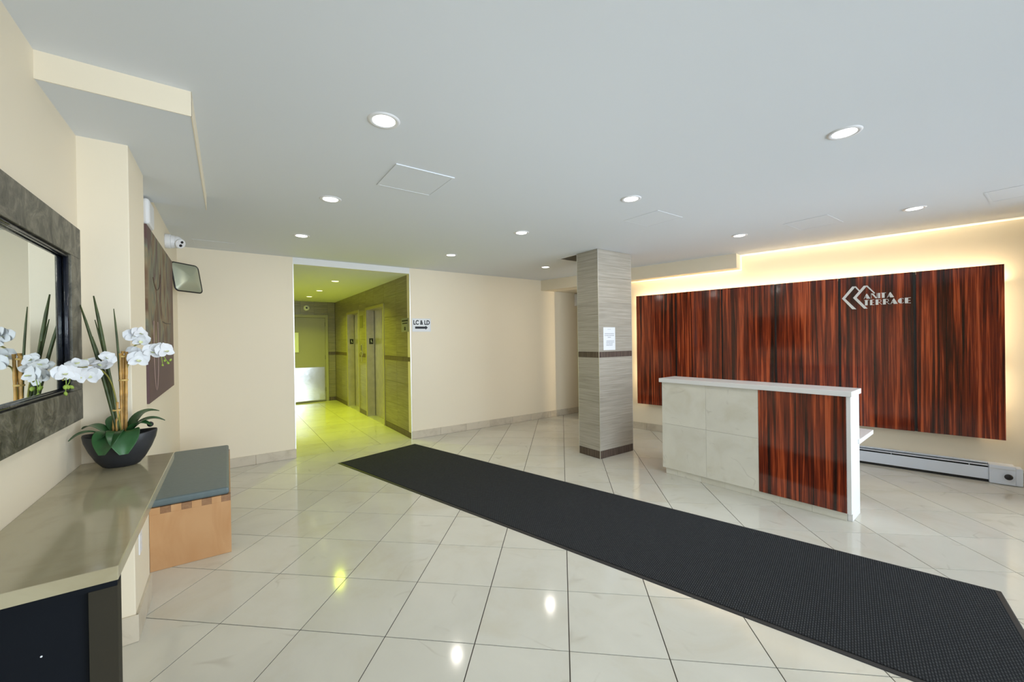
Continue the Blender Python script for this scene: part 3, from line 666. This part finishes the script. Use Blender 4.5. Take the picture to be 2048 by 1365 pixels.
# ceiling hatches and grille
def hatch(s0, s1, t0, t1, lab, z=-.0022):
    o = thing('access_hatch', lab, 'ceiling hatch', 'W', s0, t0, ZC, group='flush access hatches in the ceiling')
    a, b = s1-s0, t1-t0; f = .014
    MB().box(0, a, 0, f, z, -.0003).box(0, a, b-f, b, z, -.0003).box(0, f, f, b-f, z, -.0003).box(a-f, a, f, b-f, z, -.0003).build('frame', 'ceil', o)
    MB().box(f+.0005, a-f-.0005, f+.0005, b-f-.0005, z*.75, -.0003).build('cover', 'ceil', o)
hatch(-1.385, -.985, -3.40, -3.00, 'flush access hatch between the two left ceiling lights', -.006)
hatch(.79, 1.16, -3.73, -3.36, 'flush access hatch right of the light before the column')
hatch(2.22, 2.64, -4.50, -4.14, 'flush access hatch near the light behind the desk')
hatch(2.60, 3.0, -5.79, -5.39, 'flush access hatch at the far right edge of the ceiling')
hatch(-2.54, -2.17, -.49, -.12, 'flush access hatch by the security camera corner')
gv = thing('ceiling_grille', 'square return air grille in the ceiling behind the column', 'vent', 'W', 1.45, -1.70, ZC)
MB().box(0, .6, -.02, 0, -.008, -.0003).box(0, .02, -.35, -.02, -.008, -.0003).box(.58, .6, -.35, -.02, -.008, -.0003).box(0.02, .58, -.35, -.33, -.008, -.0003).build('frame', 'plast', gv)
MB().box(.02, .58, -.33, -.02, -.001, -.0003).build('backing', 'dark', gv)
for k in range(11): MB().box(.022, .578, -.012, .0, -.006, -.0012).build('slat', 'vent', gv, loc=(0, -.030-.027*k, 0))

# ------------------------------------------------------------------ left wall objects
# mirror
mr = thing('framed_mirror', 'large wall mirror in a mottled grey slate frame', 'mirror', 'W', -2.82, -3.93, 1.575)
MY0, MY1, MZ = -.72, .70, .425
fwid = .135
sf = MB()
for (y0, y1, z0, z1) in ((MY0, MY1, MZ-fwid, MZ), (MY0, MY1, -MZ, -MZ+fwid), (MY0, MY0+fwid, -MZ+fwid, MZ-fwid), (MY1-fwid, MY1, -MZ+fwid, MZ-fwid)):
    MB().box(.001, .036, y0, y1, z0, z1).build('frame_board', 'slate', mr, bevel=.002)
MB().box(.001, .012, MY0+fwid, MY1-fwid, -MZ+fwid, MZ-fwid).build('glass', 'glassm', mr)
r_ = .0085
b0, b1, c0 = MY0+fwid+r_, MY1-fwid-r_, MZ-fwid-r_
for p0, p1 in (((.0215, b1, -c0), (.0215, b1, c0)), ((.0215, b0, -c0), (.0215, b0, c0)), ((.0215, b0, c0), (.0215, b1, c0)), ((.0215, b0, -c0), (.0215, b1, -c0))):
    MB().tube([p0, p1], r_, 12).build('moulding', 'blackwood', mr, smooth=True)
# counter shelf with its dark end frame
ct = thing('console_counter', 'polished olive beige stone console counter under the mirror', 'counter', 'W', -2.82, -3.75, 0)
SY0, SY1 = -.67, .638; CZ = .92
MB().box(.001, .338, SY0, SY1, CZ-.036, CZ).build('stone_top', 'counter', ct, bevel=.002)
MB().box(.002, .329, SY0+.04, SY0+.085, CZ-.066, CZ-.0365).build('top_rail', 'charcoal', ct)
MB().box(.276, .329, SY0+.04, SY0+.085, .001, CZ-.0665).build('end_post', 'taupe', ct)
MB().box(.002, .2755, SY0+.060, SY0+.080, .001, CZ-.0665).build('end_panel', 'charcoal', ct)
for x, z in ((.19, .72), (.235, .60), (.07, .60)): MB().lathe([(.0022, 0), (.0022, .001)], 8, Matrix.Translation((x, SY0+.0598, z)) @ Matrix.Rotation(pi/2, 4, 'X')).build('screw', 'paper', ct)
# outlet
ol = thing('power_outlet', 'white electrical outlet on the pilaster under the counter', 'outlet', 'W', -2.64, -2.97, .445)
MB().box(.0003, .006, -.036, .036, -.058, .058).build('cover_plate', 'plast', ol, bevel=.002)
for z in (-.022, .022): MB().box(.0062, .0075, -.016, .016, z-.014, z+.014).build('socket', 'plast', ol, bevel=.001)
# painting
pt = thing('canvas_painting', 'large abstract brown and mauve canvas on the left wall', 'painting', 'W', -2.70, -1.56, 1.68)
MB().box(.0005, .030, -.745, .735, -.59, .590).build('canvas', 'canvas', pt, bevel=.003)
def loop(y, z, ry, rz, n=24, k0=0, k1=24): return [(.0315, y+ry*sin(2*pi*k/n), z+rz*cos(2*pi*k/n)) for k in range(k0, k1+1)]
MB().tube(loop(-.42, -.20, .11, .33, 24, 4, 20), .0022, 6).build('painted_line', plain('pale_line', (.40, .28, .24), .6), pt)
MB().tube(loop(-.35, .34, .20, .14, 24, 6, 16), .003, 6).build('painted_line', plain('brown_line', (.09, .05, .035), .6), pt)
MB().tube([(.0315, -.05, -.02), (.0315, .2, -.025), (.0315, .5, -.015)], .003, 6).build('painted_line', plain('dark_line', (.06, .045, .04), .6), pt)
# white wall box by the pilaster
wb = thing('emergency_light', 'white rounded wall unit above the painting', 'wall unit', 'W', -2.70, -2.15, 2.37)
MB().box(.0005, .040, -.11, .11, -.090, .085).build('housing', 'plast', wb, bevel=.018)
MB().tube([(.02, .0, .0855), (.022, -.02, .10), (.012, -.03, .112)], .004, 6).build('cable', 'dark', wb)
# dome camera on the wall
dc = thing('security_camera', 'white turret security camera high on the left wall', 'camera', 'W', -2.70, -1.03, 2.42)
RY = Matrix.Rotation(pi/2, 4, 'Y')
MB().lathe([(.064, .0005), (.066, .012), (.066, .038), (.060, .042)], 32, RY).build('mount', 'plast', dc, smooth=False, bevel=.002)
MB().lathe([(.060, .0425), (.0605, .046), (.056, .066), (.052, .070)], 32, RY).build('collar', 'plast', dc, bevel=.001)
tb = MB(); tb.lathe([(0, -.055)]+[(.055*cos(a), .055*sin(a)) for a in [(-80+20*k)*pi/180 for k in range(9)]]+[(0, .055)], 28, cap=False)
tb.build('turret', 'plast', dc, loc=(.078, 0, 0), smooth=True)
eye = MB().lathe([(.040, .040), (.043, .056), (.038, .060), (0, .061)], 28, cap=False).build('face', 'plast', dc, loc=(.078, 0, 0), rot=(0, radians(112), radians(-48)), smooth=False)
MB().lathe([(.013, .0612), (.011, .066), (0, .067)], 16, cap=False).build('eye_lens', 'dark', eye, loc=(.015, 0, 0))
MB().lathe([(.012, .0612), (.010, .065), (0, .066)], 16, cap=False).build('eye_lens', 'dark', eye, loc=(-.017, .004, 0))
# convex mirror
cm = thing('convex_mirror', 'black rimmed convex security mirror in the far left corner', 'convex mirror', 'W', -2.70, -.42, 2.17)
def rrect(w_, h, r, n=5):
    pts = []
    for cx, cz, a0 in ((w_-r, h-r, 0), (-w_+r, h-r, 90), (-w_+r, -h+r, 180), (w_-r, -h+r, 270)):
        pts += [(cx+r*cos(radians(a0+90*k/n)), cz+r*sin(radians(a0+90*k/n))) for k in range(n+1)]
    return pts
head = bpy.data.objects.new('mirror_head', None)
rim = rrect(.148, .148, .035)
mh = MB(); nn_ = len(rim); rings = 7
for k in range(rings+1):
    f_ = 1-k/rings
    mh.v += [(x*f_, -.045*(1-f_*f_), z*f_) for x, z in rim]
for k in range(rings):
    for i in range(nn_): a = k*nn_+i; b = k*nn_+(i+1) % nn_; mh.f.append((a, b, b+nn_, a+nn_))
HR = (radians(-11), 0, radians(46)); HL = (.115, -.03, .0)
gl = mh.build('mirror_face', 'convex', cm, loc=HL, rot=HR, smooth=True)
MB().tube([(x, 0.002, z) for x, z in rim+[rim[0]]], .0075, 8).build('rim', 'dark', cm, loc=HL, rot=HR, smooth=True)
bk = MB(); bk.v = [(x*.99, .004, z*.99) for x, z in rim]+[(x*.55, .05, z*.55) for x, z in rim]; bk.f = [tuple(range(nn_, 2*nn_))]+[(i, nn_+i, nn_+(i+1) % nn_, (i+1) % nn_) for i in range(nn_)]
bk.build('back_shell', plain('reflection_olive_shell', (.10, .11, .03), .5), cm, loc=HL, rot=HR)  # olive of the mirror's reflection put into the shell colour
MB().tube([(.0, .03, .02), (.03, .04, .01), (.105, .02, 0)], .008, 8).lathe([(.022, .0005), (.022, .006)], 16, Matrix.Translation((0, .03, .02)) @ RY).tube([(.0, .02, -.06), (.05, .02, -.02), (.105, .02, 0)], .005, 8).build('bracket', 'dark', cm)

# bench
bn = thing('wooden_bench', 'finger jointed beech bench with blue grey cushion', 'bench', 'W', -2.462, -1.60, 0)
BW, BY0, BY1, BZ = .217, -.74, .74, .412
th = .044
def endp(y0, y1, nm='end_panel'):
    mb = MB().box(-BW, BW, y0, y1, 0.001, BZ-th)
    for k in range(8):
        if k % 2 == 0: mb.box(-BW+2*BW*k/8, -BW+2*BW*(k+1)/8, y0, y1, BZ-th, BZ)
    return mb.build(nm, 'beech', bn, bevel=.0012)
endp(BY0, BY0+th); endp(BY1-th, BY1)
MB().box(-BW, BW, BY0+th, BY1-th, BZ-th, BZ).build('seat_board', 'beech', bn, bevel=.001)
for k in range(8):
    if k % 2:
        for y0, y1 in ((BY0-.0004, BY0+th), (BY1-th, BY1+.0004)): MB().box(-BW+2*BW*k/8+.0003, -BW+2*BW*(k+1)/8-.0003, y0, y1, BZ-th+.0003, BZ-.0002).build('finger_joint', 'beechend', bn)
MB().box(-BW, -BW+.02, BY0+th, BY1-th, .06, BZ-th-.0005).build('back_rail', 'beech', bn)
MB().box(-BW+.003, BW-.008, BY0+.004, BY1-.004, BZ+.0005, BZ+.050).build('cushion', 'vinyl', bn, bevel=.016)

# ------------------------------------------------------------------ potted orchid
OX, OY, OZ = -2.657, -3.262, CZ
orc = thing('potted_orchid', 'artificial white orchid in a boat shaped black bowl', 'potted plant', 'W', OX, OY, OZ)
def L3(s_, t_, z_): return (s_-OX, t_-OY, z_-OZ)
bw = MB(); seg = 40; prof = [(.0, .0005), (.40, .0005), (.50, .006), (.66, .030), (.84, .072), (.96, .112), (1.0, .142), (.985, .148), (.955, .143), (.91, .112), (.80, .09), (.0, .085)]
for r, z in prof:
    for k in range(seg):
        a = 2*pi*k/seg; ca, sa = cos(a), sin(a)
        lift = .010*ca*ca*(1 if z > .1 else z/.1)
        bw.v.append((.128*r*ca, .083*r*sa, z+lift))
for i in range(len(prof)-1):
    for k in range(seg):
        a = i*seg+k; b = i*seg+(k+1) % seg; bw.f.append((a, b, b+seg, a+seg))
bw.build('bowl', 'pot', orc, smooth=True)
mo = MB().lathe([(.112, .112), (.095, .121), (.05, .128), (0, .131)], 30, None, 1., .62, cap=False).build('moss', 'moss', orc, smooth=True)
for s_, t_, z_ in ((-2.783, -3.20, 1.036), (-2.551, -3.18, 1.077)):
    mbp = MB().lathe([(.001, -.013)]+[(.013*cos(a), .013*sin(a)) for a in [(-60+30*k)*pi/180 for k in range(5)]]+[(.001, .013)], 14); mbp.build('pebble', 'pot', orc, loc=L3(s_+(.012 if s_ < -2.7 else -.012), t_-.015, z_+.012), smooth=True)
def blade(pts, wid, name='leaf', mat='leaf', fold=.25, nrm=None, parent=orc, thick=.0015):
    """a leaf along pts, widths per point, slightly folded along its midrib"""
    pts = [Vector(p) for p in pts]; n = len(pts); mb = MB(); nrm = Vector(nrm or (0, 0, 1))
    for side in (0, 1):
        for i, p in enumerate(pts):
            d = (pts[min(i+1, n-1)]-pts[max(i-1, 0)]).normalized(); a = d.cross(nrm).normalized(); u = a.cross(d)
            wv = wid[i]
            for c in (-1, -.5, 0, .5, 1): mb.v.append(tuple(p+a*wv*c+u*(fold*wv*c*c)-u*side*thick))
    o = 5*n
    for i in range(n-1):
        for c in range(4):
            q = i*5+c; mb.f.append((q, q+1, q+6, q+5)); mb.f.append((o+q+5, o+q+6, o+q+1, o+q))
    for i in range(n-1):
        a = i*5; mb.f.append((a, a+5, o+a+5, o+a)); a = i*5+4; mb.f.append((a+5, a, o+a, o+a+5))
    return mb.build(name, mat, parent, smooth=True, subd=1)
def bez(a, b, c, n=7):
    a, b, c = Vector(a), Vector(b), Vector(c)
    return [(a*(1-t)**2+b*2*t*(1-t)+c*t*t) for t in [k/(n-1) for k in range(n)]]
def leafw(wmax, n=7): return [wmax*v for v in (.40, .78, .98, 1.03, .98, .78, .26)][:n]
c_ = L3(-2.66, -3.26, 1.06)
LV = [(( -2.70, -3.27, 1.065), (-2.765, -3.30, 1.13), (-2.812, -3.32, 1.068), .017),
      ((-2.70, -3.25, 1.07), (-2.75, -3.22, 1.135), (-2.792, -3.21, 1.10), .024),
      ((-2.69, -3.27, 1.065), (-2.70, -3.32, 1.115), (-2.735, -3.33, 1.04), .030),
      ((-2.67, -3.275, 1.07), (-2.685, -3.345, 1.13), (-2.70, -3.372, 1.000), .040),
      ((-2.645, -3.275, 1.07), (-2.640, -3.345, 1.13), (-2.632, -3.372, .992), .044),
      ((-2.63, -3.26, 1.07), (-2.60, -3.28, 1.14), (-2.548, -3.28, 1.095), .028),
      ((-2.63, -3.24, 1.08), (-2.60, -3.20, 1.18), (-2.53, -3.19, 1.150), .030),
      ((-2.62, -3.25, 1.08), (-2.57, -3.23, 1.15), (-2.505, -3.225, 1.105), .026),
      ((-2.68, -3.24, 1.075), (-2.70, -3.19, 1.15), (-2.66, -3.16, 1.14), .026)]
for a, b, c, wd_ in LV: blade(bez(L3(*a), L3(*b), L3(*c)), leafw(wd_*1.3))
# reeds
for (a, b, wv) in (((-2.672, -3.25, 1.06), (-2.741, -3.25, 1.703), .0060), ((-2.668, -3.255, 1.06), (-2.784, -3.25, 1.661), .0052), ((-2.660, -3.245, 1.06), (-2.738, -3.25, 1.595), .0036), ((-2.655, -3.25, 1.06), (-2.676, -3.25, 1.647), .0036), ((-2.664, -3.26, 1.06), (-2.715, -3.26, 1.50), .0042), ((-2.662, -3.235, 1.06), (-2.75, -3.235, 1.52), .0032)):
    A, B = Vector(L3(*a)), Vector(L3(*b)); mid = A.lerp(B, .5)+Vector((.012, 0, 0))
    P = bez(A, mid, B, 9); wv *= 1.25; MB().tube(P, [wv*.9, wv, wv*1.1, wv*1.1, wv*1.1, wv, wv*.95, wv*.8, wv*.35], 6).build('reed', 'reed', orc, smooth=True)
# bamboo stakes
for a, b, r in (((-2.650, -3.24, 1.055), (-2.649, -3.24, 1.450), .0062), ((-2.642, -3.25, 1.055), (-2.636, -3.25, 1.447), .0055), ((-2.655, -3.255, 1.05), (-2.657, -3.25, 1.44), .0050), ((-2.684, -3.25, 1.05), (-2.680, -3.25, 1.245), .0052), ((-2.672, -3.26, 1.05), (-2.668, -3.26, 1.215), .0050)):
    A, B = Vector(L3(*a)), Vector(L3(*b)); P = [A.lerp(B, k/16) for k in range(17)]; MB().tube(P, [r*(1.18 if k % 4 == 0 else 1) for k in range(17)], 8).build('bamboo_stake', 'bamboo', orc, smooth=True)
for s_, z_, r in ((-2.648, 1.315, .0165), (-2.672, 1.178, .018), (-2.650, 1.425, .012)): MB().lathe([(r, -.004), (r+.001, 0), (r, .004)], 16, Matrix.Translation(L3(s_, -3.247, z_))).build('tie', 'tie', orc)
# flower stems
def spline(pts, n=6):
    P = [Vector(p) for p in pts]; out = []
    for i in range(len(P)-1):
        p0, p1, p2, p3 = P[max(i-1, 0)], P[i], P[i+1], P[min(i+2, len(P)-1)]
        for k in range(n):
            t = k/n; out.append(.5*((2*p1)+(-p0+p2)*t+(2*p0-5*p1+4*p2-p3)*t*t+(-p0+3*p1-3*p2+p3)*t**3))
    out.append(P[-1]); return out
S1 = [(-2.655, -3.26, 1.06), (-2.672, -3.26, 1.226), (-2.686, -3.28, 1.315), (-2.707, -3.31, 1.365), (-2.735, -3.36, 1.385), (-2.755, -3.43, 1.385), (-2.768, -3.52, 1.368), (-2.770, -3.56, 1.345)]
S2 = [(-2.645, -3.24, 1.06), (-2.645, -3.24, 1.316), (-2.634, -3.24, 1.409), (-2.621, -3.24, 1.456), (-2.600, -3.24, 1.480), (-2.572, -3.24, 1.483), (-2.545, -3.245, 1.461), (-2.52, -3.25, 1.44)]
S3 = [(-2.640, -3.25, 1.06), (-2.642, -3.25, 1.28), (-2.634, -3.25, 1.375), (-2.618, -3.25, 1.400), (-2.600, -3.26, 1.402)]
for S in (S1, S2, S3): MB().tube(spline([L3(*p) for p in S]), .0032, 7).build('flower_stem', 'stem', orc, smooth=True)
def petal_mesh(w_, l, cup, mat='petal', name='petal'):
    mb = MB(); n, m_ = 6, 6
    for side in (0, 1):
        for i in range(n+1):
            u = i/n; wv = w_*(sin(pi*min(1, .12+u*.90))**.6)*(1 if u < .98 else .25)
            for j in range(m_+1):
                v = -1+2*j/m_; mb.v.append((wv*v, cup*(u*u*.6+v*v*.35*sin(pi*u))-side*.0010, l*u))
    o = (n+1)*(m_+1)
    for i in range(n):
        for j in range(m_):
            q = i*(m_+1)+j; mb.f.append((q, q+1, q+m_+2, q+m_+1)); mb.f.append((o+q+m_+1, o+q+m_+2, o+q+1, o+q))
    return mb.mesh(name, mat, True)
PB_, PS_ = petal_mesh(.0225, .034, .010), petal_mesh(.0130, .032, -.006)
LIP = petal_mesh(.007, .013, -.014, 'lip', 'lip')
CEN = MB().lathe([(.001, -.004), (.004, -.002), (.005, .002), (.001, .006)], 10).mesh('column_tip', 'petal', True)
def flower(p, face, roll=0., sc=1.):
    """an orchid bloom facing 'face' (local direction)"""
    e = bpy.data.objects.new('flower', CEN); COL.objects.link(e); e.parent = orc; e.location = p
    f = Vector(face).normalized(); q = (-f).to_track_quat('Y', 'Z'); e.rotation_mode = 'QUATERNION'; e.rotation_quaternion = q @ Matrix.Rotation(roll, 3, 'Y').to_quaternion(); e.scale = (sc,)*3
    for a, me in ((0, PS_), (122, PS_), (-122, PS_), (62, PB_), (-62, PB_)):
        place('petal', me, e, loc=(0, 0.0 if me is PS_ else -.002, 0), rot=(radians(4), radians(a), 0))
    place('lip', LIP, e, loc=(0, -.003, -.001), rot=(radians(30), radians(180), 0))
    return e
FL = [((-2.707, -3.325, 1.385), (-.2, -.5, .75), .1, 1.0), ((-2.735, -3.365, 1.352), (.3, -.9, -.25), .5, 1.05), ((-2.742, -3.36, 1.405), (-.1, -.35, .9), .2, 1.0),
      ((-2.758, -3.43, 1.40), (.1, -.6, .7), -.2, .95), ((-2.765, -3.50, 1.365), (.62, -.75, .05), .1, 1.1), ((-2.768, -3.565, 1.372), (.6, -.75, .15), -.1, 1.05), ((-2.750, -3.45, 1.355), (.6, -.7, -.2), .6, .9), ((-2.694, -3.285, 1.42), (.3, -.8, .3), .9, .85),
      ((-2.610, -3.255, 1.520), (.35, -.85, .25), .0, 1.0), ((-2.588, -3.25, 1.530), (.6, -.6, .3), .3, .95), ((-2.583, -3.26, 1.500), (.1, -.8, -.45), .2, .9),
      ((-2.592, -3.27, 1.410), (.25, -.95, -.1), .1, 1.1), ((-2.612, -3.25, 1.440), (-.3, -.9, .1), .4, .9), ((-2.545, -3.26, 1.445), (.4, -.85, .1), .3, 1.0), ((-2.498, -3.265, 1.448), (.55, -.8, .15), -.2, 1.05), ((-2.525, -3.245, 1.46), (.2, -.7, .6), .4, .9)]
for s_, f_, ro, sc in FL: flower(L3(*s_), f_, ro, sc*(1.2 if s_[0] > -2.76 else 1.05))
budm = MB().lathe([(.001, -.011), (.0055, -.007), (.0075, 0), (.006, .006), (.001, .011)], 12).mesh('bud', 'bud', True)
for p, sc in (((-2.772, -3.50, 1.315), 1.0), ((-2.766, -3.475, 1.312), .9), ((-2.772, -3.52, 1.290), .8), ((-2.765, -3.55, 1.318), 1.), ((-2.500, -3.25, 1.400), .7), ((-2.488, -3.25, 1.388), .8), ((-2.478, -3.25, 1.402), .7), ((-2.508, -3.25, 1.378), .6)):
    q = place('bud', budm, orc, loc=L3(*p), rot=(random.uniform(-.8, .8), random.uniform(-.8, .8), 0)); q.scale = (sc,)*3
for P in ([(-2.768, -3.53, 1.36), (-2.77, -3.52, 1.33), (-2.772, -3.52, 1.295)], [(-2.766, -3.49, 1.36), (-2.768, -3.485, 1.335), (-2.772, -3.50, 1.318)], [(-2.51, -3.25, 1.44), (-2.498, -3.25, 1.41), (-2.488, -3.25, 1.39)], [(-2.515, -3.25, 1.44), (-2.51, -3.25, 1.405), (-2.508, -3.25, 1.38)]):
    MB().tube([L3(*p) for p in P], .0014, 6).build('bud_stem', 'bud', orc, smooth=True)
